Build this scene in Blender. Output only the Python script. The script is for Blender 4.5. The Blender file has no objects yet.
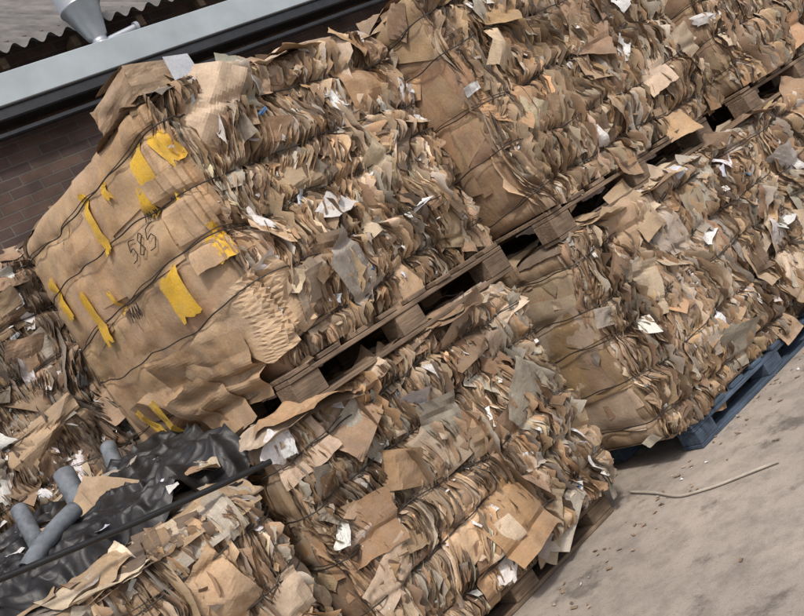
import bpy, bmesh, math, numpy as np
from mathutils import Matrix, Vector
scene=bpy.context.scene
RNG=np.random.default_rng(7)
TAB=RNG.random(4096); PERM=RNG.permutation(4096)
def vn(x,y,seed=0):
    x=np.asarray(x,float); y=np.asarray(y,float)
    xi=np.floor(x).astype(np.int64); yi=np.floor(y).astype(np.int64)
    fx=x-xi; fy=y-yi
    fx=fx*fx*(3-2*fx); fy=fy*fy*(3-2*fy)
    def h(a,b):
        return TAB[(PERM[(a+seed*131)&4095]+b*7+seed*57)&4095]
    a=h(xi,yi); b=h(xi+1,yi); c=h(xi,yi+1); d=h(xi+1,yi+1)
    return (a*(1-fx)+b*fx)*(1-fy)+(c*(1-fx)+d*fx)*fy
def fbm(x,y,seed=0,oc=4,g=0.5):
    s=0;a=1;t=0
    for i in range(oc):
        s=s+a*vn(x*2**i,y*2**i,seed+i*3); t+=a; a*=g
    return s/t
# ------------------------------------------------------------------ mesh accumulator
class Acc:
    def __init__(s): s.V=[];s.F=[];s.C=[];s.U=[];s.M=[];s.S=[];s.n=0
    def grid(s,P,col,uv,mat=0,smooth=True,wrap=False):
        N,a,b,_=P.shape
        idx=np.arange(N*a*b).reshape(N,a,b)+s.n
        if wrap: 
            idx=np.concatenate([idx,idx[:,:,:1]],axis=2)
        q=np.stack([idx[:,:-1,:-1],idx[:,:-1,1:],idx[:,1:,1:],idx[:,1:,:-1]],-1).reshape(-1,4)
        s.V.append(P.reshape(-1,3)); s.F.append(q)
        col=np.asarray(col,float)
        if col.ndim==2: col=np.broadcast_to(col[:,None,None,:],(N,a,b,3))
        s.C.append(col.reshape(-1,3)); s.U.append(np.broadcast_to(uv,(N,a,b,3)).reshape(-1,3))
        s.M.append(np.full(len(q),mat)); s.S.append(np.full(len(q),smooth)); s.n+=N*a*b
    def build(s,name,mats,parent=None):
        V=np.concatenate(s.V).astype(np.float32);F=np.concatenate(s.F).astype(np.int32)
        me=bpy.data.meshes.new(name)
        me.vertices.add(len(V)); me.vertices.foreach_set('co',V.ravel())
        me.loops.add(F.size); me.loops.foreach_set('vertex_index',F.ravel())
        me.polygons.add(len(F)); me.polygons.foreach_set('loop_start',np.arange(0,F.size,4,dtype=np.int32))
        me.polygons.foreach_set('loop_total',np.full(len(F),4,dtype=np.int32))
        me.polygons.foreach_set('material_index',np.concatenate(s.M).astype(np.int32))
        me.update(calc_edges=True)
        me.polygons.foreach_set('use_smooth',np.concatenate(s.S))
        C=np.concatenate(s.C); C=np.concatenate([C,np.ones((len(C),1))],1).astype(np.float32)
        at=me.attributes.new('Col','FLOAT_COLOR','POINT'); at.data.foreach_set('color',C.ravel())
        at=me.attributes.new('fuv','FLOAT_VECTOR','POINT'); at.data.foreach_set('vector',np.concatenate(s.U).astype(np.float32).ravel())
        for m in mats: me.materials.append(m)
        ob=bpy.data.objects.new(name,me); scene.collection.objects.link(ob)
        if parent: ob.parent=parent
        return ob
def empty(name,loc=(0,0,0),rz=0):
    e=bpy.data.objects.new(name,None); scene.collection.objects.link(e)
    e.location=loc; e.rotation_euler=(0,0,rz); e.empty_display_size=.1
    return e
# ------------------------------------------------------------------ materials
def newmat(name):
    m=bpy.data.materials.new(name); m.use_nodes=True
    nt=m.node_tree; b=nt.nodes['Principled BSDF']
    return m,nt,b
def N(nt,t,**k):
    n=nt.nodes.new(t)
    for a,v in k.items(): setattr(n,a,v)
    return n
def ramp(nt,src,stops):
    r=nt.nodes.new('ShaderNodeValToRGB'); e=r.color_ramp.elements
    while len(e)<len(stops): e.new(0.5)
    for i,(p,c) in enumerate(stops):
        e[i].position=p; e[i].color=(c[0],c[1],c[2],1) if hasattr(c,'__len__') else (c,c,c,1)
    nt.links.new(src,r.inputs[0]); return r.outputs[0]
def mul(nt,a,b,mode='MULTIPLY',fac=1.0):
    m=nt.nodes.new('ShaderNodeMix'); m.data_type='RGBA'; m.blend_type=mode
    if hasattr(fac,'is_linked'): nt.links.new(fac,m.inputs[0])
    else: m.inputs[0].default_value=fac
    for s,i in((a,6),(b,7)):
        if hasattr(s,'is_linked'): nt.links.new(s,m.inputs[i])
        else: m.inputs[i].default_value=(s[0],s[1],s[2],1)
    return m.outputs[2]
def noise(nt,vec,scale,detail=4,rough=.55):
    n=nt.nodes.new('ShaderNodeTexNoise'); n.inputs['Scale'].default_value=scale
    n.inputs['Detail'].default_value=detail; n.inputs['Roughness'].default_value=rough
    nt.links.new(vec,n.inputs['Vector']); return n.outputs['Fac']
def mathn(nt,op,a,b=None):
    m=nt.nodes.new('ShaderNodeMath'); m.operation=op
    for i,v in enumerate((a,b)):
        if v is None: continue
        if hasattr(v,'is_linked'): nt.links.new(v,m.inputs[i])
        else: m.inputs[i].default_value=v
    return m.outputs[0]
def bump(nt,h,dist,strength,b,prev=None):
    n=nt.nodes.new('ShaderNodeBump'); n.inputs['Distance'].default_value=dist; n.inputs['Strength'].default_value=strength
    nt.links.new(h,n.inputs['Height'])
    if prev is not None: nt.links.new(prev,n.inputs['Normal'])
    if b is not None: nt.links.new(n.outputs[0],b.inputs['Normal'])
    return n.outputs[0]
def mat_card():
    m,nt,b=newmat('cardboard')
    at=N(nt,'ShaderNodeAttribute',attribute_name='Col'); fu=N(nt,'ShaderNodeAttribute',attribute_name='fuv')
    tc=N(nt,'ShaderNodeTexCoord'); o=tc.outputs['Object']
    c=mul(nt,at.outputs['Color'],ramp(nt,noise(nt,o,6,4),[(.3,.74),(.7,1.15)]))
    c=mul(nt,c,ramp(nt,noise(nt,o,110,4,.7),[(.3,.84),(.7,1.12)]))
    st=ramp(nt,noise(nt,o,3.2,5,.7),[(.50,0),(.60,1)])
    c=mul(nt,c,(.54,.49,.45),'MULTIPLY',mathn(nt,'MULTIPLY',st,.42))
    c=mul(nt,c,(.33,.30,.265),'MIX',mathn(nt,'MULTIPLY',ramp(nt,noise(nt,o,9,5,.7),[(.42,0),(.65,1)]),.25))
    sep=N(nt,'ShaderNodeSeparateXYZ'); nt.links.new(fu.outputs['Vector'],sep.inputs[0])
    w=mathn(nt,'SINE',mathn(nt,'MULTIPLY',sep.outputs['X'],2*math.pi/.008))
    wk=mathn(nt,'MULTIPLY',w,sep.outputs['Z'])
    cf=mathn(nt,'ADD',mathn(nt,'MULTIPLY',wk,.09),.95)
    cr=N(nt,'ShaderNodeCombineXYZ')
    for i in range(3): nt.links.new(cf,cr.inputs[i])
    c=mul(nt,c,cr.outputs[0])
    nt.links.new(c,b.inputs['Base Color'])
    b.inputs['Roughness'].default_value=.8; b.inputs['Specular IOR Level'].default_value=.25
    bump(nt,noise(nt,o,60,5,.65),.007,.35,b)
    return m
CARD=mat_card()
def mat_simple(name,col,rough=.6,spec=.4,var=.25,scale=12,bd=.004,bs=.3,metal=0):
    m,nt,b=newmat(name); tc=N(nt,'ShaderNodeTexCoord'); o=tc.outputs['Object']
    c=mul(nt,col,ramp(nt,noise(nt,o,scale,6,.65),[(.3,1-var),(.7,1+var)]))
    nt.links.new(c,b.inputs['Base Color']); b.inputs['Roughness'].default_value=rough
    b.inputs['Specular IOR Level'].default_value=spec; b.inputs['Metallic'].default_value=metal
    bump(nt,noise(nt,o,scale*5,5),bd,bs,b); return m
WIRE=mat_simple('baling_wire',(.04,.032,.026),.6)
PLAST=mat_simple('black_plastic',(.022,.021,.021),.48,.4,.6,10,.006,.3)
PIPEM=mat_simple('grey_pvc',(.13,.145,.16),.6,.4,.6,14)
BLKPIPE=mat_simple('black_pipe',(.015,.015,.015),.4)
GALV=mat_simple('galvanised_steel',(.5,.52,.54),.38,.5,.15,6,.002,.2,.6)
FASC=mat_simple('painted_fascia',(.36,.41,.43),.5,.4,.16,2.5,.002,.2)
GUT=mat_simple('dark_gutter',(.03,.032,.035),.5)
MARK=mat_simple('marker_ink',(.03,.025,.022),.8)
def mat_wood(name,col):
    m,nt,b=newmat(name); tc=N(nt,'ShaderNodeTexCoord'); o=tc.outputs['Object']
    mp=N(nt,'ShaderNodeMapping'); mp.inputs['Scale'].default_value=(3,18,40); nt.links.new(o,mp.inputs[0])
    g=noise(nt,mp.outputs[0],3,6,.6)
    c=mul(nt,col,ramp(nt,g,[(.3,.5),(.7,1.25)]))
    c=mul(nt,c,ramp(nt,noise(nt,o,5,4),[(.35,.45),(.65,1.1)]))
    nt.links.new(c,b.inputs['Base Color']); b.inputs['Roughness'].default_value=.85
    bump(nt,g,.006,.5,b); return m
WOOD=mat_wood('weathered_wood',(.25,.175,.115)); BLUEW=mat_wood('blue_painted_wood',(.075,.11,.16))
def mat_ground():
    m,nt,b=newmat('yard_concrete'); tc=N(nt,'ShaderNodeTexCoord'); o=tc.outputs['Object']
    c=mul(nt,(.40,.345,.29),ramp(nt,noise(nt,o,1.1,6,.6),[(.3,.68),(.68,1.10)]))
    c=mul(nt,c,ramp(nt,noise(nt,o,160,4,.7),[(.3,.80),(.7,1.16)]))
    c=mul(nt,c,ramp(nt,noise(nt,o,7,7,.75),[(.38,.74),(.55,1.03)]))
    c=mul(nt,c,ramp(nt,noise(nt,o,2.4,7,.7),[(.36,.5),(.44,1.0)]))
    v=N(nt,'ShaderNodeTexVoronoi'); v.feature='F1'; v.inputs['Scale'].default_value=38; nt.links.new(o,v.inputs['Vector'])
    c=mul(nt,c,ramp(nt,v.outputs['Distance'],[(.06,.4),(.15,1)]),'MULTIPLY',.6)
    nt.links.new(c,b.inputs['Base Color']); b.inputs['Roughness'].default_value=.9
    n1=bump(nt,noise(nt,o,130,5,.7),.005,.6,None); bump(nt,noise(nt,o,5,5),.03,.3,b,n1); return m
def mat_brick():
    m,nt,b=newmat('old_brick'); tc=N(nt,'ShaderNodeTexCoord'); o=tc.outputs['Object']
    sp=N(nt,'ShaderNodeSeparateXYZ'); nt.links.new(o,sp.inputs[0]); cb=N(nt,'ShaderNodeCombineXYZ')
    nt.links.new(sp.outputs[0],cb.inputs[0]); nt.links.new(sp.outputs[2],cb.inputs[1])
    t=N(nt,'ShaderNodeTexBrick'); nt.links.new(cb.outputs[0],t.inputs['Vector'])
    t.inputs['Scale'].default_value=1; t.inputs['Brick Width'].default_value=.225; t.inputs['Row Height'].default_value=.075
    t.inputs['Mortar Size'].default_value=.006; t.inputs['Color1'].default_value=(.12,.072,.052,1)
    t.inputs['Color2'].default_value=(.065,.042,.036,1); t.inputs['Mortar'].default_value=(.11,.095,.08,1); t.inputs['Mortar Smooth'].default_value=.2
    c=mul(nt,t.outputs['Color'],ramp(nt,noise(nt,o,4,6),[(.3,.5),(.7,1.15)]))
    nt.links.new(c,b.inputs['Base Color']); b.inputs['Roughness'].default_value=.9
    n1=bump(nt,t.outputs['Fac'],-.01,.8,None); bump(nt,noise(nt,o,60,5),.005,.5,b,n1); return m
BRICK=mat_brick()
def mat_roof():
    m,nt,b=newmat('fibre_cement'); tc=N(nt,'ShaderNodeTexCoord'); o=tc.outputs['Object']
    mp=N(nt,'ShaderNodeMapping'); mp.inputs['Scale'].default_value=(6,.7,.7); nt.links.new(o,mp.inputs[0])
    c=mul(nt,(.17,.16,.15),ramp(nt,noise(nt,mp.outputs[0],2,6,.7),[(.3,.5),(.7,1.25)]))
    nt.links.new(c,b.inputs['Base Color']); b.inputs['Roughness'].default_value=.9
    bump(nt,noise(nt,o,40,5),.006,.5,b); return m
ROOF=mat_roof()
# ------------------------------------------------------------------ colours
TAN=(.43,.305,.19); LIGHT=(.57,.45,.32); BROWN=(.28,.18,.108); DARK=(.14,.092,.058); GREY=(.42,.37,.30); WHITE=(.80,.79,.77); ORANGE=(.47,.30,.165)
def pal(n,cols,wts,rng,var=.16):
    c=np.array(cols)[rng.choice(len(cols),n,p=np.array(wts)/sum(wts))]
    c=c*(1+var*rng.standard_normal((n,1)))*(1+.02*rng.standard_normal((n,3)))
    return np.clip(c,.02,.85)
# ------------------------------------------------------------------ bale
class Bale:
    def __init__(s,L,D,H,seed,nstrap=5,pillow=.10,rise=0):
        s.L,s.D,s.H,s.seed=L,D,H,seed; s.per=2*(L+D); s.pillow=pillow; s.rise=rise
        s.rng=np.random.default_rng(seed)
        s.sz=[H*(.10+.80*i/(nstrap-1))+s.rng.uniform(-.035,.035) for i in range(nstrap)]
        s.sa=s.rng.uniform(-.03,.03,nstrap)
        R=.07; t=[];P=[];Nn=[]
        cs=[(0,0),(L,0),(L,D),(0,D)]; dirs=[(1,0),(0,1),(-1,0),(0,-1)]; ns=[(0,-1),(1,0),(0,1),(-1,0)]
        lens=[L,D,L,D]; acc=0
        for k in range(4):
            c=np.array(cs[k],float);d=np.array(dirs[k],float);n=np.array(ns[k],float);npv=np.array(ns[k-1],float);nx=np.array(ns[(k+1)%4],float)
            for q in np.linspace(0,R,6,endpoint=False):
                a=math.pi/4*(1+q/R); nn=npv*math.cos(a)+n*math.sin(a)
                t.append(acc+q); P.append(c+d*R-n*R+R*nn); Nn.append(nn)
            for q in np.linspace(R,lens[k]-R,8,endpoint=False):
                t.append(acc+q);P.append(c+d*q);Nn.append(n)
            for q in np.linspace(lens[k]-R,lens[k],6,endpoint=False):
                a=math.pi/4*(q-(lens[k]-R))/R; nn=n*math.cos(a)+nx*math.sin(a)
                cc=c+d*(lens[k]-R)-n*R
                t.append(acc+q);P.append(cc+R*nn);Nn.append(nn)
            acc+=lens[k]
        t.append(acc);P.append(P[0]);Nn.append(Nn[0])
        s.t=np.array(t);s.P=np.array(P);s.Nn=np.array(Nn)
    def base(s,S):
        S=np.mod(S,s.per); f=lambda A:np.interp(S,s.t,A)
        return f(s.P[:,0]),f(s.P[:,1]),f(s.Nn[:,0]),f(s.Nn[:,1])
    def strapz(s,k,S):
        S=np.mod(S,s.per); p=S/s.per*2*np.pi
        return s.sz[k]+s.sa[k]*np.sin(p+k)+.014*np.sin(p*3+k*2.1+s.seed)+.009*np.sin(p*8+k*1.7)+.004*np.sin(p*23+k)
    def sd(s,S,Z):
        d=np.full(np.broadcast(S,Z).shape,9.)
        for k in range(len(s.sz)): d=np.minimum(d,np.abs(Z-s.strapz(k,S)))
        return d
    def bite(s,S,Z):
        return np.clip(2.6*fbm(np.mod(S,s.per)*6,Z*2.2,s.seed+61,2)-.75,0.05,1)
    def disp(s,S,Z,ridge=1.):
        bx,by,nx,ny=s.base(S); S=np.mod(S,s.per)
        e=nx*nx; d=s.sd(S,Z)
        v=-(.033-.015*e)*s.bite(S,Z)*np.exp(-(d/.026)**2)
        cx=bx*2.8+ny*3; cy=Z*3+nx*5
        v=v+.16*(fbm(cx+by*2.8,cy,s.seed+5,3)-.5)*(1-.7*e)
        v=v+.085*(fbm(bx*7+by*7,Z*7,s.seed+6,3)-.5)*(1-.8*e)
        zc=np.clip(Z/s.H,0,1)
        v=v+s.pillow*e*np.sin(np.pi*zc)**.5*np.clip(np.sin(np.pi*np.clip(by/s.D,0,1)),0,1)**.5
        u=(bx+by)
        wv=5*fbm(u*2.5,Z*2.4,s.seed+9,3)
        r=fbm(u*26+wv,Z*1.6,s.seed+11,4,.65)-.5
        r2=1-2*np.abs(fbm(u*11+wv,Z*1.2,s.seed+15,3)-.5)*2
        v=v+ridge*((1-e)*(.065*r+.035*r2)+.006*e*r)*(1-.3*np.exp(-(d/.02)**2))
        t=np.clip((Z-(s.H-.07))/.07,0,1.3); b=np.clip((.05-Z)/.05,0,1.3)
        return v-.025*t*t-.012*b*b
    def pt(s,S,Z,W,ridge=1.):
        bx,by,nx,ny=s.base(S); dd=s.disp(S,Z,ridge)+W
        over=np.clip(Z-s.H,0,None); dd=dd-over*.9
        z=np.where(Z>s.H,s.H+over*.35,Z)+ s.rise*np.clip(by/s.D,0,1)*np.clip(Z/s.H,0,1)
        return np.stack([bx+nx*dd,by+ny*dd,z],-1)
    def top(s,X,Y,W):
        e=np.minimum(np.minimum(X,s.L-X),np.minimum(Y,s.D-Y))
        z=s.H+s.rise*Y/s.D+.10*(fbm(X*4,Y*4,s.seed+21,4)-.5)-.05*np.clip((.1-e)/.1,0,1)**2+.02+W
        return np.stack([X,Y,z],-1)
def flap_local(n,N_,rng,fold,curl,tear=.06,nf=3,cjit=.24):
    p,q=np.meshgrid(np.linspace(-1,1,n),np.linspace(-1,1,n),indexing='ij')
    p=np.broadcast_to(p,(N_,n,n)).copy(); q=np.broadcast_to(q,(N_,n,n)).copy()
    cj=rng.uniform(-cjit,cjit,(N_,4,2))
    w=[(1-p)*(1-q)/4,(1+p)*(1-q)/4,(1+p)*(1+q)/4,(1-p)*(1+q)/4]
    pp=p.copy();qq=q.copy()
    for i in range(4):
        pp+=w[i]*cj[:,i,0][:,None,None]; qq+=w[i]*cj[:,i,1][:,None,None]
    sp=rng.uniform(0,90,(N_,1,1))
    tr=(rng.random((N_,4,1,1))<.55)*tear
    pp+=3.2*(fbm(q*3+sp,p*0+1,3,3)-.5)*(tr[:,0]*(p>.95)+tr[:,1]*(p<-.95)); qq+=3.2*(fbm(p*3+sp,q*0+7,4,3)-.5)*(tr[:,2]*(q>.95)+tr[:,3]*(q<-.95))
    h=np.zeros((N_,n,n))
    for k in range(nf):
        a=rng.uniform(0,2*np.pi,(N_,1,1)); c=rng.uniform(-.6,.6,(N_,1,1)); am=rng.standard_normal((N_,1,1))*fold/(1+.4*k)
        h+=am*np.abs(pp*np.cos(a)+qq*np.sin(a)-c)
    h-=h.mean(axis=(1,2),keepdims=True)
    a=rng.uniform(0,2*np.pi,(N_,1,1))
    h+=curl*np.abs(rng.standard_normal((N_,1,1)))*np.clip(pp*np.cos(a)+qq*np.sin(a)-.1,0,None)**1.6
    h+=fold*.45*(fbm(pp*2.0+sp,qq*2.0+sp*1.7,5,2)-.5)
    return pp,qq,h
def shade(b,s0,z0):
    return (.58+.84*fbm(s0*9,z0*1.8,b.seed+71,3))*(.76+.48*fbm(s0*1.7,z0*1.7,b.seed+73,2))
def add_flaps(ac,b,N_,sr,zr,size,cols,wts,w0=(.0,.03),fold=.12,curl=.35,n=8,smooth=False,corr=.25,topface=False,asp=(.4,1.),rot=None,nf=3,tear=.05,ridge=.35,var=.14,sh=True,wmax=None,cjit=.22,rigid=0.,tilt=.0,hmax=.16):
    rng=b.rng
    pp,qq,h=flap_local(n,N_,rng,fold,curl,tear,nf,cjit)
    e=lambda x:x[:,None,None]
    a=size[0]*(size[1]/size[0])**(rng.random(N_)**1.3); bb=a*rng.uniform(asp[0],asp[1],N_)
    th=rng.uniform(0,2*np.pi,N_) if rot is None else rng.normal(rot,.2,N_)
    s0=rng.uniform(sr[0],sr[1],N_); z0=rng.uniform(zr[0],zr[1],N_)
    X=pp*e(a)/2;Y=qq*e(bb)/2
    dS=X*np.cos(e(th))-Y*np.sin(e(th)); dZ=X*np.sin(e(th))+Y*np.cos(e(th))
    S=e(s0)+dS; Z=e(z0)+dZ
    W=e(rng.uniform(w0[0],w0[1],N_))+h*e(a)*.5
    if wmax: W=np.minimum(W,wmax+.002*rng.random(W.shape))
    if topface:
        W=np.maximum(W,.002)
        P=b.top(np.clip(S,-.05,b.L+.05),np.clip(Z,-.06,b.D+.05),W)
    else:
        Z=np.clip(Z,-.03,b.H+hmax)
        d=b.sd(S,Z); W2=np.maximum(W,.002)*(1-.75*b.bite(S,Z)*np.exp(-(d/.018)**2))
        P=b.pt(S,Z,W2,ridge)
        if rigid>0:
            ep=.04
            C=b.pt(s0,z0,0*s0,0.); Ts=b.pt(s0+ep,z0,0*s0,0.)-b.pt(s0-ep,z0,0*s0,0.); Tz=b.pt(s0,np.minimum(z0+ep,b.H),0*s0,0.)-b.pt(s0,z0-ep,0*s0,0.)
            Ts/=np.linalg.norm(Ts,axis=1,keepdims=True); Tz/=np.linalg.norm(Tz,axis=1,keepdims=True)
            Nv=np.cross(Ts,Tz)
            ta=rng.normal(0,tilt,(N_,1,1)); tb=rng.normal(0,tilt,(N_,1,1))
            Wr=W+ta*dS+tb*dZ-.014*np.exp(-(d/.014)**2)
            g=lambda v:v[:,None,None,:]
            Pr=g(C)+g(Ts)*dS[...,None]+g(Tz)*dZ[...,None]+g(Nv)*(Wr[...,None]+.012)
            P=P*(1-rigid)+Pr*rigid
    uv=np.stack([X,Y,np.broadcast_to(e((rng.random(N_)<corr)*rng.uniform(.4,1,N_)),X.shape)],-1)
    c=pal(N_,cols,wts,rng,var)
    if sh: c=np.clip(c*shade(b,s0,z0)[:,None],.015,.8)
    ac.grid(P,c,uv,0,smooth)
def add_ribbons(ac,b,N_,sr,cols,wts,nz=24,nt=4,lscale=1.):
    rng=b.rng; e=lambda x:x[:,None,None]
    s0=rng.uniform(sr[0],sr[1],N_); z0=rng.uniform(0,b.H,N_); ln=np.clip(lscale*.34*np.exp(rng.normal(0,.55,N_)),.06,1.1)
    u=np.linspace(-.5,.5,nz)[None,:,None]; t=np.linspace(0,1,nt)[None,None,:]
    Z=e(z0)+u*e(ln)+0*t; Z=np.clip(Z,-.01,b.H+.05)
    warp=lambda s,z:.26*(fbm(s*2.0+5,z*2.2,b.seed+31,2)-.5)+.04*(fbm(s*6,z*6,b.seed+32,2)-.5)
    S=e(s0)+warp(e(s0)+0*Z,Z)-warp(e(s0),e(z0))+.006*(fbm(Z*12+e(s0)*3,e(s0)*60+0*Z,b.seed+33,3)-.5)*2
    wid=rng.uniform(.014,.036,N_)*np.where(rng.random(N_)<.12,1.7,1)*(.6+.9*fbm(s0*4,z0*4,b.seed+41,2))
    f=fbm(s0*5,z0*4,b.seed+35,3)-.5
    lean=np.clip(4.2*f+rng.normal(0,.32,N_),-1.35,1.35)
    edge=1+.9*(fbm(Z[:,:,:1]*26,e(s0)*90+0*Z[:,:,:1],b.seed+39,3)-.5)*2
    taper=1-.6*np.abs(2*u)**4
    wv=e(wid)*edge*taper
    ang=e(lean)*t+.7*(vn(Z*9,e(s0)*60+0*Z,b.seed+37)-.5)
    z1=np.zeros((N_,nz,1))
    off=np.cumsum(np.concatenate([z1,np.broadcast_to(np.sin(ang[:,:,1:]),(N_,nz,nt-1))],2),2)/(nt-1)*wv
    out=np.cumsum(np.concatenate([z1,np.broadcast_to(np.cos(ang[:,:,1:]),(N_,nz,nt-1))],2),2)/(nt-1)*wv
    W=-.012+out
    d=b.sd(S,Z); W=np.where(W>0,W*(1-.8*b.bite(S,Z)*np.exp(-(d/.014)**2)),W)
    P=b.pt(S+off,Z,W,.8)
    uv=np.stack([Z+0*S,S+off,np.zeros_like(S+off)],-1)
    c=np.clip(pal(N_,cols,wts,rng,.16)*shade(b,s0,z0)[:,None],.015,.8)
    cc=c[:,None,None,:]*(np.array([.4,.75,1.0,1.2])[None,None,:,None])  # crevice shade painted in: strip colour darkens towards the tucked-in root
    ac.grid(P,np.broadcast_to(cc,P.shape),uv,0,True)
def tube(ac,pts,r,col=(.03,.03,.03),mat=0,k=6,closed=False):
    pts=np.asarray(pts,float); T=np.gradient(pts,axis=0); T/=np.linalg.norm(T,axis=1,keepdims=True)+1e-9
    up=np.array([0,0,1.]); A=np.cross(T,up); bad=np.linalg.norm(A,axis=1)<.1; A[bad]=np.cross(T[bad],[1,0,0]); A/=np.linalg.norm(A,axis=1,keepdims=True); B=np.cross(T,A)
    a=np.linspace(0,2*np.pi,k,endpoint=False)
    r=np.broadcast_to(r,(len(pts),))
    P=pts[:,None,:]+r[:,None,None]*(A[:,None,:]*np.cos(a)[None,:,None]+B[:,None,:]*np.sin(a)[None,:,None])
    ac.grid(P[None],np.array([col]),np.zeros((1,len(pts),k,3)),mat,True,wrap=True)
MIX=([TAN,LIGHT,BROWN,DARK,GREY,ORANGE],[.34,.16,.22,.06,.14,.09])
WT=[WHITE,(.62,.60,.57),(.60,.65,.72)]
def make_bale(L,D,H,seed,loc,yaw,detail=1.,pillow=.10,rise=0,nstrap=5,mix=MIX,endmix=None,whites=20,name='cardboard_bale',topn=70,endover=14,big=9,hmax=.16):
    root=empty(name,loc,yaw)
    em=endmix or ([TAN,ORANGE,LIGHT,BROWN],[.4,.3,.15,.2])
    b=Bale(L,D,H,seed,nstrap,pillow,rise); rng=b.rng
    ac=Acc()
    ns=int(b.per/.007);nz=int((H+.1)/.012)
    S,Z=np.meshgrid(np.linspace(0,b.per,ns),np.linspace(0,H+.10,nz),indexing='ij')
    P=b.pt(S,Z,0*S,1.); bx,by,nx,ny=b.base(S)
    v=fbm((bx+by)*34+3*fbm(bx*3,Z*3,seed+9,2),Z*2.2,seed+50,4); c0=np.array(DARK)*.7;c1=np.array(TAN)  # dark brown body colour paints shade into the gaps between sheets
    kk=np.clip((v-.38)*2.6,0,1)[...,None]*.8
    col=(c0*(1-kk)+c1*kk); e=(nx*nx)[...,None]**3; col=col*(1-e)+np.array(em[0][0])*.9*e
    ac.grid(P[None],col[None],np.stack([S,Z,0*S],-1)[None],0,True)
    X,Y=np.meshgrid(np.linspace(0,L,int(L/.02)),np.linspace(0,D,int(D/.02)),indexing='ij')
    ac.grid(b.top(X,Y,0*X)[None],np.array([[.2,.14,.09]]),np.stack([X,Y,0*X],-1)[None],0,True)
    ac.grid(np.stack([X,Y,0*X],-1)[None],np.array([[.1,.065,.04]]),np.stack([X,Y,0*X],-1)[None],0,True)
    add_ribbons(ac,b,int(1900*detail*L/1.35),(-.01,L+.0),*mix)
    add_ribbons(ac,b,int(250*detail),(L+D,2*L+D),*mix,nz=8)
    for (a,c) in ((L+.03,L+D-.03),(b.per-D+.03,b.per-.02)):
        add_flaps(ac,b,16,(a,c),(.05,H-.05),(.4,.8),*em,w0=(.0,.010),fold=.02,curl=.01,n=18,smooth=True,corr=.15,rot=0,nf=3,tear=.012,ridge=.1,asp=(.5,.9),var=.08,sh=False,wmax=.016)
        add_flaps(ac,b,endover,(a,c),(.0,H),(.06,.25),*mix,w0=(.0,.015),fold=.08,curl=.2,rigid=.5)
    add_flaps(ac,b,int(125*detail),(.02,L-.02),(0,H),(.05,.22),*mix,w0=(-.004,.015),fold=.12,curl=.10,rot=math.pi/2,asp=(.2,.6),rigid=.6,tilt=.15,n=9)
    add_flaps(ac,b,int(50*detail),(.08,L-.1),(0,H),(.14,.36),*mix,w0=(.0,.018),fold=.12,curl=.10,n=14,asp=(.3,.75),corr=.5,rigid=.7,tilt=.13,hmax=hmax)
    add_flaps(ac,b,big,(.1,L-.1),(.1,H-.05),(.24,.44),[TAN,LIGHT,ORANGE,GREY],[.4,.3,.1,.2],w0=(.01,.035),fold=.21,curl=.14,n=20,asp=(.5,.9),corr=.3,tear=.03,nf=5,rigid=.8,tilt=.10,hmax=hmax)
    add_flaps(ac,b,20,(L+D,2*L+D),(0,H+.05),(.1,.4),*mix,fold=.1)
    add_flaps(ac,b,int(160*detail),(0,L),(0,H+.02),(.02,.08),*mix,w0=(.01,.03),fold=.25,curl=.3,n=5,tear=.12,cjit=.4,asp=(.25,.8),rigid=.6,tilt=.3)
    add_flaps(ac,b,int(30*detail),(0,L-.05),(H-.06,H+.05),(.12,.32),*mix,w0=(.0,.015),fold=.12,curl=.15,rot=0,n=12,rigid=.25,hmax=hmax)
    add_flaps(ac,b,topn,(.05,L-.05),(0,D),(.12,.42),*mix,w0=(.0,.03),fold=.14,curl=.14,topface=True,n=12)
    add_flaps(ac,b,int(whites*.9),(0,L+.02),(.05,H),(.05,.20),WT,[.7,.2,.1],w0=(.015,.035),fold=.22,curl=.3,n=9,corr=0,var=.05,sh=False,asp=(.2,.8),tear=.14,cjit=.45,rigid=.6,tilt=.2)
    add_flaps(ac,b,whites*4,(0,L),(.02,H),(.010,.045),WT,[.6,.3,.1],w0=(.01,.035),fold=.25,curl=.3,n=5,corr=0,var=.05,sh=False,tear=.15,cjit=.45,asp=(.2,.9),rigid=.6,tilt=.3)
    add_flaps(ac,b,4,(0.1,L-.1),(.1,H),(.04,.14),[(.07,.22,.46),(.10,.30,.52)],[1,1],w0=(.02,.04),fold=.2,curl=.3,n=8,corr=0,sh=False,asp=(.08,.25))
    body=ac.build('pressed_cardboard',[CARD],root)
    sa=Acc()
    for k in range(nstrap):
        Sv=np.linspace(0,b.per,int(b.per/.010)); zz=b.strapz(k,Sv); dd=b.disp(Sv,zz,.6)
        m=dd.copy()
        for i in range(-5,6): m=np.maximum(m,np.roll(dd,i))
        kern=np.ones(7)/7; m=np.convolve(np.concatenate([m[-3:],m,m[:3]]),kern,'valid')
        for j,(oz,r) in enumerate(((0,.0031),(.009,.0021))):
            if j==1 and k%2: continue
            bx,by,nx,ny=b.base(Sv); w=m+.019+.003*nx*nx+.005*np.sin(Sv*14+k)
            z2=zz+oz*(1+np.sin(Sv*11+k))+.003*np.sin(Sv*9+k)+rise*np.clip(by/D,0,1)*zz/H
            P=np.stack([bx+nx*w,by+ny*w,z2],-1); tube(sa,P,r)
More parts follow.
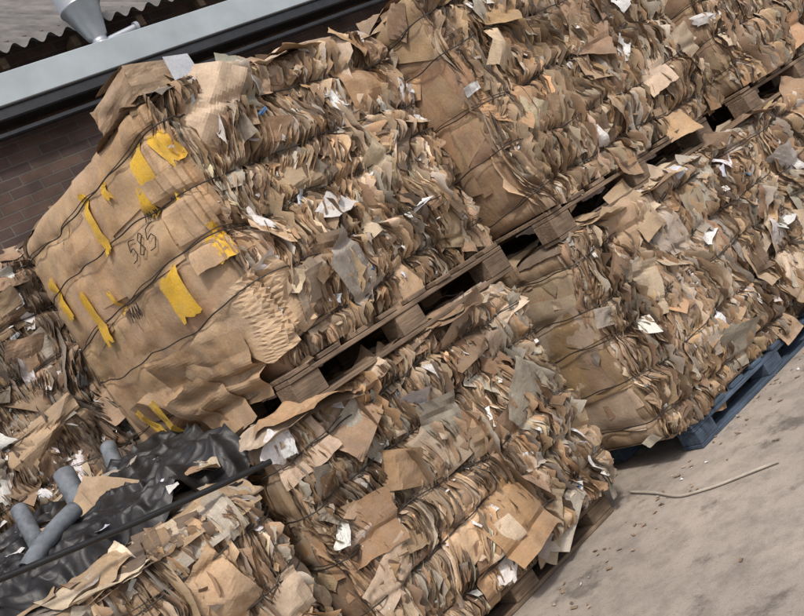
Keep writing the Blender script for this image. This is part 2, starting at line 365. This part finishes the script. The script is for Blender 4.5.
    for i in range(9):
        s_=rng.uniform(.1,L-.1); z_=rng.uniform(.15,H-.1); tt=np.linspace(0,1,26); ln_=rng.uniform(.1,.3); a_=rng.uniform(0,6.3)
        Sx=s_+ln_*tt*math.cos(a_)+.04*np.sin(tt*rng.uniform(4,9)+i); Zx=np.clip(z_+ln_*tt*math.sin(a_)+.04*np.sin(tt*rng.uniform(4,9)),0,H)
        tube(sa,b.pt(Sx,Zx,.03+.02*np.sin(tt*6),0.),.0016)
    sa.build('baling_wires',[WIRE],root)
    return root,b
rad=math.radians
# ------------------------------------------------------------------ stack
AE=([(.54,.365,.21),(.50,.33,.185)],[.6,.4])
A,bA=make_bale(1.38,1.42,1.18,11,(1.50,-.05,1.355),rad(11),1.15,pillow=.10,endmix=AE,topn=80,endover=0,whites=26)
F,bF=make_bale(1.42,1.2,1.04,22,(1.22,-.04,.14),rad(3),1.1,pillow=.04,big=9,hmax=.06,whites=26)
B,bB=make_bale(1.64,1.2,1.04,33,(2.92,-.10,.14),rad(1),1.1,pillow=.03,big=12,hmax=.06,endover=24)
B2,bB2=make_bale(1.70,1.2,1.20,44,(2.96,-.08,1.355),rad(3),1.1,pillow=.05,endmix=([(.42,.275,.16),BROWN],[.6,.4]),endover=8)
C,bC=make_bale(1.6,1.2,1.04,55,(4.74,-.06,.14),rad(3),.9,hmax=.06)
C2,bC2=make_bale(1.6,1.2,1.15,66,(4.86,-.06,1.355),rad(4),.9)
E,bE=make_bale(1.46,1.2,1.06,77,(-.40,-.05,.02),rad(-2),1.1,rise=.16,topn=200,whites=20,big=14)
GM=([GREY,TAN,BROWN,DARK,(.22,.18,.14)],[.15,.12,.25,.25,.23])
Dd,bD=make_bale(1.6,1.2,1.25,88,(.15,1.72,1.355),rad(3),.9,mix=GM,whites=44,big=14)
D1,bD1=make_bale(1.6,1.2,1.06,99,(.15,1.68,.14),rad(1),.5,mix=GM)

def patch(ac,b,y,z,w,h,rot,col,wv=.017,n=8,jit=1.,fold=0,corr=0,smooth=True,under=True):
    p,q=np.meshgrid(np.linspace(-.5,.5,n),np.linspace(-.5,.5,n),indexing='ij')
    X=p*w;Y=q*h; r=b.rng
    if n<=12:
        X=X+.004*jit*r.standard_normal(X.shape)*(np.abs(q)>.45);Y=Y+.008*jit*r.standard_normal(X.shape)*(np.abs(q)>.45)
    else:
        s_=r.uniform(0,50); cj=r.uniform(-.10,.10,8)
        X=X+w*(cj[0]*q+cj[1]*q*p*2)+.012*(fbm(q*9+s_,p*0+3,7,3)-.5)*np.sign(p)*(np.abs(p)>.45); Y=Y+h*(cj[2]*p+cj[3]*p*q*2)+.015*(fbm(p*9+s_,q*0+9,8,3)-.5)*(np.abs(q)>.45)
    S=b.per-y+X*math.cos(rot)-Y*math.sin(rot);Z=z+X*math.sin(rot)+Y*math.cos(rot)
    W=wv+0*X
    if fold:
        for i in range(5):
            a=r.uniform(0,6.3); W=W+fold*r.normal()*np.abs(p*np.cos(a)+q*np.sin(a)-r.uniform(-.3,.3))
        W=W+fold*.35*(fbm(p*4+y*9,q*4+z*7,17,2)-.5)
        W=np.maximum(W,.012)
    Z=np.clip(Z,-.06,b.H+.2)
    if under: W=W*(1-.6*np.exp(-(b.sd(S,Z)/.016)**2))
    P=b.pt(S,Z,W,.1)
    ac.grid(P[None],np.array([col]),np.stack([X,Y,0*X+corr],-1)[None],0,smooth)
def quadpanel(ac,b,cs,col,fold=.02,n=26,corr=0):
    r=b.rng; u,v=np.meshgrid(np.linspace(0,1,n),np.linspace(0,1,n),indexing='ij')
    f=lambda i:(1-u)*(1-v)*cs[0][i]+u*(1-v)*cs[1][i]+u*v*cs[2][i]+(1-u)*v*cs[3][i]
    yy=f(0)+.012*(fbm(u*7+cs[0][0]*9,v*7,3,3)-.5); zz=f(1)+.012*(fbm(u*7,v*7+cs[1][0]*9,4,3)-.5); W=f(2)
    for i in range(4):
        a=r.uniform(0,6.3); W=W+fold*r.normal()*np.abs((u-.5)*math.cos(a)+(v-.5)*math.sin(a)-r.uniform(-.25,.25))
    P=b.pt(b.per-yy,zz,np.maximum(W,.016),0.)
    ac.grid(P[None],np.array([col]),np.stack([yy,zz,0*u+corr],-1)[None],0,False)
wa=Acc()
patch(wa,bA,.42,.12,.66,.32,-.10,(.48,.32,.18),.018,30,fold=.03,smooth=False)
patch(wa,bA,.95,.10,.55,.30,.05,(.50,.335,.19),.018,30,fold=.03,smooth=False)
patch(wa,bA,.03,.68,.22,.40,.05,(.50,.34,.20),.018,26,fold=.03,smooth=False)
patch(wa,bA,.05,1.0,.24,.28,-.05,(.49,.33,.19),.018,26,fold=.03,smooth=False)
quadpanel(wa,bA,[(.62,.22,.03),(.18,.36,.035),(-.02,.10,.06),(.40,-.03,.05)],(.53,.37,.22),.035)
quadpanel(wa,bA,[(.34,.30,.05),(-.08,.42,.05),(-.25,.13,.05),(.05,.05,.06)],(.56,.40,.25),.03)
quadpanel(wa,bA,[(1.22,.20,.03),(.72,.24,.04),(.52,-.06,.07),(.90,-.19,.08)],(.51,.345,.20),.04)
quadpanel(wa,bA,[(.80,.12,.05),(.45,.16,.06),(.30,-.10,.08),(.62,-.15,.09)],(.48,.32,.185),.04)
wa.build('outer_sheets',[CARD],A)
ba=Acc()
def quadw(ac,cs,col,n=14,fold=.01,seed=1,corr=0):
    r=np.random.default_rng(seed); u,v=np.meshgrid(np.linspace(0,1,n),np.linspace(0,1,n),indexing='ij'); cs=np.array(cs,float)
    P=((1-u)*(1-v))[...,None]*cs[0]+(u*(1-v))[...,None]*cs[1]+(u*v)[...,None]*cs[2]+((1-u)*v)[...,None]*cs[3]
    nn=np.cross(cs[1]-cs[0],cs[3]-cs[0]); nn/=np.linalg.norm(nn)
    h=fold*(fbm(u*3+seed,v*3,seed,3)-.5)*2
    for i in range(2):
        a=r.uniform(0,6.3); h=h+fold*r.normal()*np.abs((u-.5)*math.cos(a)+(v-.5)*math.sin(a))
    P=P+nn*h[...,None]
    ac.grid(P[None],np.array([col]),np.stack([u*.3,v*.3,0*u+corr],-1)[None],0,False)
x0,x1,y0,y1,z0,z1=-.03,.31,-.03,.28,1.17,1.295
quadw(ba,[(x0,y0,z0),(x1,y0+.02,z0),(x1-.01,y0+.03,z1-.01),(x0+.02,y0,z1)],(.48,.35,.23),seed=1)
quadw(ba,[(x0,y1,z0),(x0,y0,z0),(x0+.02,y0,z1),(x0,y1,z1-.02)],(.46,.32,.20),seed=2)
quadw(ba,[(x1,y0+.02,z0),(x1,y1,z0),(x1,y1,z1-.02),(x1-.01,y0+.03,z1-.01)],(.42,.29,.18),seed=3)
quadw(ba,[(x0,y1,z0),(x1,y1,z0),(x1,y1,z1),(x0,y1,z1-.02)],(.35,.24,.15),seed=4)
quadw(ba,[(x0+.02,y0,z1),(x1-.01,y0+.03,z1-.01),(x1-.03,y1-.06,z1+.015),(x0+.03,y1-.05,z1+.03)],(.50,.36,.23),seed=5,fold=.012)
quadw(ba,[(x1-.15,y0-.018,z0+.01),(x1-.01,y0-.008,z0+.01),(x1-.01,y0+.000,z1-.015),(x1-.14,y0-.014,z1-.01)],(.66,.70,.74),n=6,fold=.0005,seed=6)
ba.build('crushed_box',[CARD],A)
ta=Acc(); YEL=(.74,.45,.05)
for (y,z,w,h,rt) in [(.12,.93,.10,.20,.1),(.19,.84,.08,.12,-.5),(.58,.93,.06,.28,.12),(.02,.55,.09,.15,.3),(.30,.47,.14,.20,.05),(1.18,.80,.09,.22,.15),(.95,.62,.07,.26,.08),(.0,.96,.06,.15,.2),(.40,.99,.04,.09,.5),(.05,.72,.07,.13,.1),(.74,.62,.03,.12,.1)]:
    patch(ta,bA,y,z,w,h,rt,YEL,.028)
quadpanel(ta,bA,[(1.08,.17,.085),(1.00,.18,.09),(.84,-.08,.12),(.92,-.10,.12)],YEL,.0,8)
quadpanel(ta,bA,[(.90,.17,.085),(.82,.18,.09),(.76,-.06,.13),(.84,-.08,.13)],YEL,.0,8)
tp=ta.build('yellow_packing_tape',[CARD],A)
ia=Acc()
G5=[(1,1),(.1,1),(0,.55),(.6,.6),(.95,.3),(.6,0),(0,.05)]
G8=[(.5,.5),(.1,.8),(.5,1),(.9,.8),(.5,.5),(.05,.2),(.5,0),(.95,.2),(.5,.5)]
GM_=[(0,0),(.1,1),(.5,.2),(.9,1),(1,0)]
GV=[(0,1),(.4,0),(.9,1)]
def write(chars,y0,z0,sz,slant=.15):
    for i,g in enumerate(chars):
        pts=[]
        for a,c in zip(g[:-1],g[1:]):
            for t in np.linspace(0,1,5,endpoint=False): pts.append((a[0]+(c[0]-a[0])*t,a[1]+(c[1]-a[1])*t))
        pts.append(g[-1]); pts=np.array(pts)*[.62*sz,sz]+[i*sz*.85,0]
        pts[:,0]+=slant*pts[:,1]; pts[:,1]+=.06*sz*np.sin(pts[:,0]*60+i)
        S=bA.per-y0+pts[:,0]; Z=z0+pts[:,1]
        P=bA.pt(S,Z,.0205+0*S,.1); tube(ia,P,.0022,k=5)
write([G5,G8,G5],.44,.68,.085)
write([GM_,GM_],.70,.50,.06)
write([GM_,GV,G5,G5],.26,.78,.06,.3)
ia.build('marker_writing',[MARK],A)

# ------------------------------------------------------------------ pallets
def boxes(name,lst,mat,parent=None,loc=(0,0,0),rz=0,bev=.004,seed=0):
    bm=bmesh.new(); r=np.random.default_rng(seed)
    for (x,y,z,sx,sy,sz) in lst:
        M=Matrix.Translation((x+sx/2,y+sy/2,z+sz/2))@Matrix.Rotation(r.normal(0,.006),4,'Z')@Matrix.Diagonal((sx,sy,sz,1))
        bmesh.ops.create_cube(bm,size=1,matrix=M)
    if bev: bmesh.ops.bevel(bm,geom=bm.edges[:],offset=bev,segments=1,affect='EDGES')
    me=bpy.data.meshes.new(name); bm.to_mesh(me); bm.free(); me.materials.append(mat)
    ob=bpy.data.objects.new(name,me); scene.collection.objects.link(ob); ob.location=loc; ob.rotation_euler=(0,0,rz)
    if parent: ob.parent=parent
    return ob
def pallet(L,D,loc,rz,mat=WOOD,seed=1,h=.14):
    l=[]; r=np.random.default_rng(seed); bh=h-.066
    for i in range(3):
        y=i*(D-.12)/2
        l.append((0,y-.004*i,0,L,.12,.020))
        l.append((0,y,.022+bh,L,.12,.020))
        for j in range(3): l.append((j*(L-.15)/2+r.uniform(-.01,.01),y+r.uniform(-.004,.006),.021,.15,.12,bh))
    n=8
    for i in range(n): l.append((i*(L-.12)/(n-1),r.uniform(-.01,.01),.044+bh,.12-r.uniform(0,.02),D,.020))
    return boxes('wooden_pallet',l,mat,None,loc,rz,.003,seed)
pallet(1.36,1.2,(1.42,-.06,1.195),rad(6),seed=1,h=.155)
pallet(1.5,1.2,(2.95,-.10,1.195),rad(3),seed=2,h=.155)
pallet(1.5,1.2,(4.80,-.06,1.195),rad(3),seed=3,h=.155)
pallet(1.30,1.2,(1.26,.03,.002),rad(3),seed=4,h=.13)
pallet(1.50,1.2,(3.05,-.11,.002),rad(1),BLUEW,seed=5,h=.13)
pallet(1.5,1.2,(4.78,-.08,.002),rad(3),seed=6,h=.13)
pallet(1.5,1.2,(.2,1.72,1.205),rad(2),seed=7)
pallet(1.5,1.2,(.2,1.7,.002),rad(1),seed=8,h=.13)

# ------------------------------------------------------------------ ground
GROUND=mat_ground()
me=bpy.data.meshes.new('ground'); me.from_pydata([(-300,-300,0),(300,-300,0),(300,300,0),(-300,300,0)],[],[(0,1,2,3)]); me.materials.append(GROUND)
ob=bpy.data.objects.new('ground',me); scene.collection.objects.link(ob)

# ------------------------------------------------------------------ building
bl=empty('brick_building')
boxes('wall',[(-6,3.05,0,20,.3,3.89)],BRICK,bl,bev=0)
boxes('fascia',[(-6,2.85,3.79,20,.5,.22)],FASC,bl,bev=.006)
boxes('gutter',[(-6,2.87,3.70,20,.17,.085),(-6,2.91,3.60,20,.05,.04),(-6,3.02,4.012,20,.03,.03)],GUT,bl,bev=.01)
boxes('upper_wall',[(-6,3.75,3.96,20,.3,.66)],BRICK,bl,bev=0)
boxes('roof_deck',[(-6,3.36,3.90,20,.7,.05)],GUT,bl,bev=0)
boxes('rafter_ends',[(-6+i*.6,3.56,4.33,.06,.18,.09) for i in range(33)],WOOD,bl,bev=.003)
ra=Acc(); X,T=np.meshgrid(np.arange(-6,14,.018),np.linspace(0,5,24),indexing='ij')
ph=X*2*np.pi/.146
Pz=4.41+T*math.sin(rad(32))+.027*np.sin(ph)*math.cos(rad(32)); Py=3.42+T*math.cos(rad(32))-.027*np.sin(ph)*math.sin(rad(32))
ra.grid(np.stack([X,Py,Pz],-1)[None],np.array([[.3,.3,.3]]),np.zeros((1,)+X.shape+(3,)),0,True); ra.build('corrugated_roof',[ROOF],bl)
va=Acc()
def rev(cx,cy,prof,k=28):
    a=np.linspace(0,2*np.pi,k,endpoint=False); pr=np.array(prof)
    P=np.stack([cx+pr[:,0][:,None]*np.cos(a),cy+pr[:,0][:,None]*np.sin(a),np.broadcast_to(pr[:,1][:,None],(len(pr),k))],-1)
    va.grid(P[None],np.array([[.5,.5,.5]]),np.zeros((1,len(pr),k,3)),0,True,wrap=True)
VX,VY=3.0,3.12
rev(VX,VY,[(.0,4.012),(.10,4.012),(.10,4.03),(.062,4.035),(.062,4.08),(.075,4.08),(.075,4.10),(.062,4.10),(.062,4.15),(.08,4.16),(.15,4.40),(.16,4.40),(.16,4.42),(.15,4.42),(.15,5.2),(.16,5.2),(.16,5.22),(0,5.24)])
tube(va,[(VX+.045*i,VY-.005*i,4.10+.004*i) for i in range(8)],.028,k=12)
tube(va,[(VX+.29+.01*i,VY-.035,4.126) for i in range(4)],.042,k=12)
vent=va.build('ventilation_duct',[GALV])

# ------------------------------------------------------------------ debris on the low bale
pa=Acc()
X,Y=np.meshgrid(np.linspace(.1,1.22,230),np.linspace(.02,.85,170),indexing='ij')
cre=lambda fx,fy,sd,o=2,p=1.:(1-np.abs(2*fbm(X*fx+2*fbm(X*3,Y*3,sd+1,2),Y*fy,sd,o)-1))**p
h=1.17+.17*np.clip(Y,0,1)+.10*cre(3,5,301)+.060*cre(5,13,305,2,1.6)+.022*cre(14,30,309,2,1.5)
edge=np.clip((.02+.16*vn(X*9,Y*0,311)-Y)/.1,0,1); h=h-.12*edge
pa.grid(np.stack([X+.10*(fbm(Y*7,X*5,315)-.5),Y-.02+.18*(fbm(X*6,Y*3,317,3)-.5),h-.08],-1)[None],np.array([[.01,.01,.01]]),np.zeros((1,)+X.shape+(3,)),0,True)
pa.build('black_plastic_sheet',[PLAST])
oa=Acc(); bO=Bale(1.46,1.2,1.12,123,5,.05,.16)
add_flaps(oa,bO,32,(.45,1.6),(.0,1.1),(.10,.32),[TAN,BROWN,LIGHT,ORANGE,GREY],[.4,.3,.2,.1,.2],w0=(.02,.06),fold=.2,curl=.25,topface=True,n=14)
add_flaps(oa,bO,44,(.45,1.6),(.0,1.1),(.02,.10),WT+[GREY],[.5,.3,.2,.4],w0=(.05,.10),fold=.2,curl=.3,topface=True,n=8,sh=False)
oo=oa.build('loose_cardboard',[CARD]); oo.location=(-.40,-.05,.02); oo.rotation_euler=(0,0,rad(-2))
def pipe(name,pts,r,mat,hollow=True):
    a=Acc(); tube(a,pts,r,k=20)
    if hollow: 
        tube(a,pts,r*.86,k=20)
        for e in (0,-1):
            p=np.array(pts[e]); d=np.array(pts[1 if e==0 else -2])-p; d=d/np.linalg.norm(d)
            tube(a,[p,p+d*1e-4],[r,r*.86],k=20)
    return a.build(name,[mat])
def arc(p0,p1,sag,n=12):
    p0=np.array(p0);p1=np.array(p1); t=np.linspace(0,1,n)[:,None]; return p0*(1-t)+p1*t+np.array(sag)*4*t*(1-t)
pipe('grey_plastic_pipe',arc((.66,.46,1.25),(.70,.60,1.46),(0.0,0,.0)),.042,PIPEM)
pipe('grey_plastic_pipe',arc((.92,.80,1.33),(.98,.95,1.46),(0,0,0)),.036,PIPEM)
pipe('grey_plastic_pipe',arc((.36,.12,1.25),(.60,.22,1.33),(0,0,.01)),.032,PIPEM)
pipe('grey_plastic_pipe',arc((.46,.40,1.27),(.49,.55,1.43),(0.0,0,0)),.032,PIPEM)
pipe('black_plastic_pole',arc((.05,-.14,1.33),(1.16,-.16,1.12),(0,0,-.01)),.011,BLKPIPE,False)
CREAM=mat_simple('cream_strap',(.4,.36,.30),.6)
def catm(pts,n=60):
    pts=np.array(pts); t=np.linspace(0,len(pts)-1,n); k=np.arange(len(pts))
    r=np.stack([np.interp(t,k,pts[:,i]) for i in range(3)],-1)
    for _ in range(12): r[1:-1]=(r[:-2]+2*r[1:-1]+r[2:])/4
    return r
pipe('plastic_hose_offcut',catm([(2.70,.1,.01),(2.66,-.1,.012),(2.60,-.28,.01),(2.66,-.45,.01),(2.75,-.6,.012),(2.80,-.68,.01)]),.006,CREAM,False)
la=Acc(); rng=np.random.default_rng(5); Nn=260
pp,qq,hh=flap_local(5,Nn,rng,.2,.3); e=lambda x:x[:,None,None]
cx=rng.uniform(1,6,Nn); cy=-.06-np.abs(rng.normal(0,.16,Nn)); cy[200:]-=rng.uniform(0,1.2,60); sz=rng.uniform(.004,.014,Nn); th=rng.uniform(0,6.3,Nn)
X=pp*e(sz);Y=qq*e(sz)*.6
la.grid(np.stack([e(cx)+X*np.cos(e(th))-Y*np.sin(e(th)),e(cy)+X*np.sin(e(th))+Y*np.cos(e(th)),np.maximum(.004,.006+hh*e(sz))],-1),pal(Nn,[TAN,BROWN,WHITE,GREY],[.4,.3,.1,.2],rng),np.zeros((Nn,5,5,3)),0,False)
la.build('ground_litter',[CARD])

# ------------------------------------------------------------------ camera
th=rad(33); pitch=rad(-1.9); roll=rad(31)
fwd=Vector((math.sin(th)*math.cos(pitch),math.cos(th)*math.cos(pitch),math.sin(pitch)))
rt=Vector((math.cos(th),-math.sin(th),0)); up=rt.cross(fwd)
xr=rt*math.cos(roll)-up*math.sin(roll); yu=up*math.cos(roll)+rt*math.sin(roll); zb=-fwd
cam=bpy.data.cameras.new('camera'); co=bpy.data.objects.new('camera',cam); scene.collection.objects.link(co)
M=Matrix((xr,yu,zb)).transposed().to_4x4(); M.translation=Vector((0,-3.18,1.45)); co.matrix_world=M
cam.lens=40.5; cam.sensor_width=36; cam.clip_end=1000; cam.clip_start=.05; scene.camera=co
# ------------------------------------------------------------------ light
w=bpy.data.worlds.new('World'); scene.world=w; w.use_nodes=True; nt=w.node_tree
sky=nt.nodes.new('ShaderNodeTexSky'); sky.sky_type='NISHITA'; sky.sun_disc=False
el=rad(52); azv=Vector((-.45,-.9)).normalized()
sky.sun_elevation=el; sky.sun_rotation=math.atan2(azv.x,azv.y); sky.dust_density=4; sky.air_density=.8
nt.links.new(sky.outputs[0],nt.nodes['Background'].inputs[0]); nt.nodes['Background'].inputs[1].default_value=.15
sd=bpy.data.lights.new('sun','SUN'); sd.energy=2.4; sd.angle=rad(6); sd.color=(1,.96,.90)
so=bpy.data.objects.new('sun',sd); scene.collection.objects.link(so)
d=Vector((azv.x*math.cos(el),azv.y*math.cos(el),math.sin(el))); so.rotation_euler=d.to_track_quat('Z','Y').to_euler()
scene.view_settings.view_transform='Standard'; scene.view_settings.look='None'; scene.view_settings.exposure=0
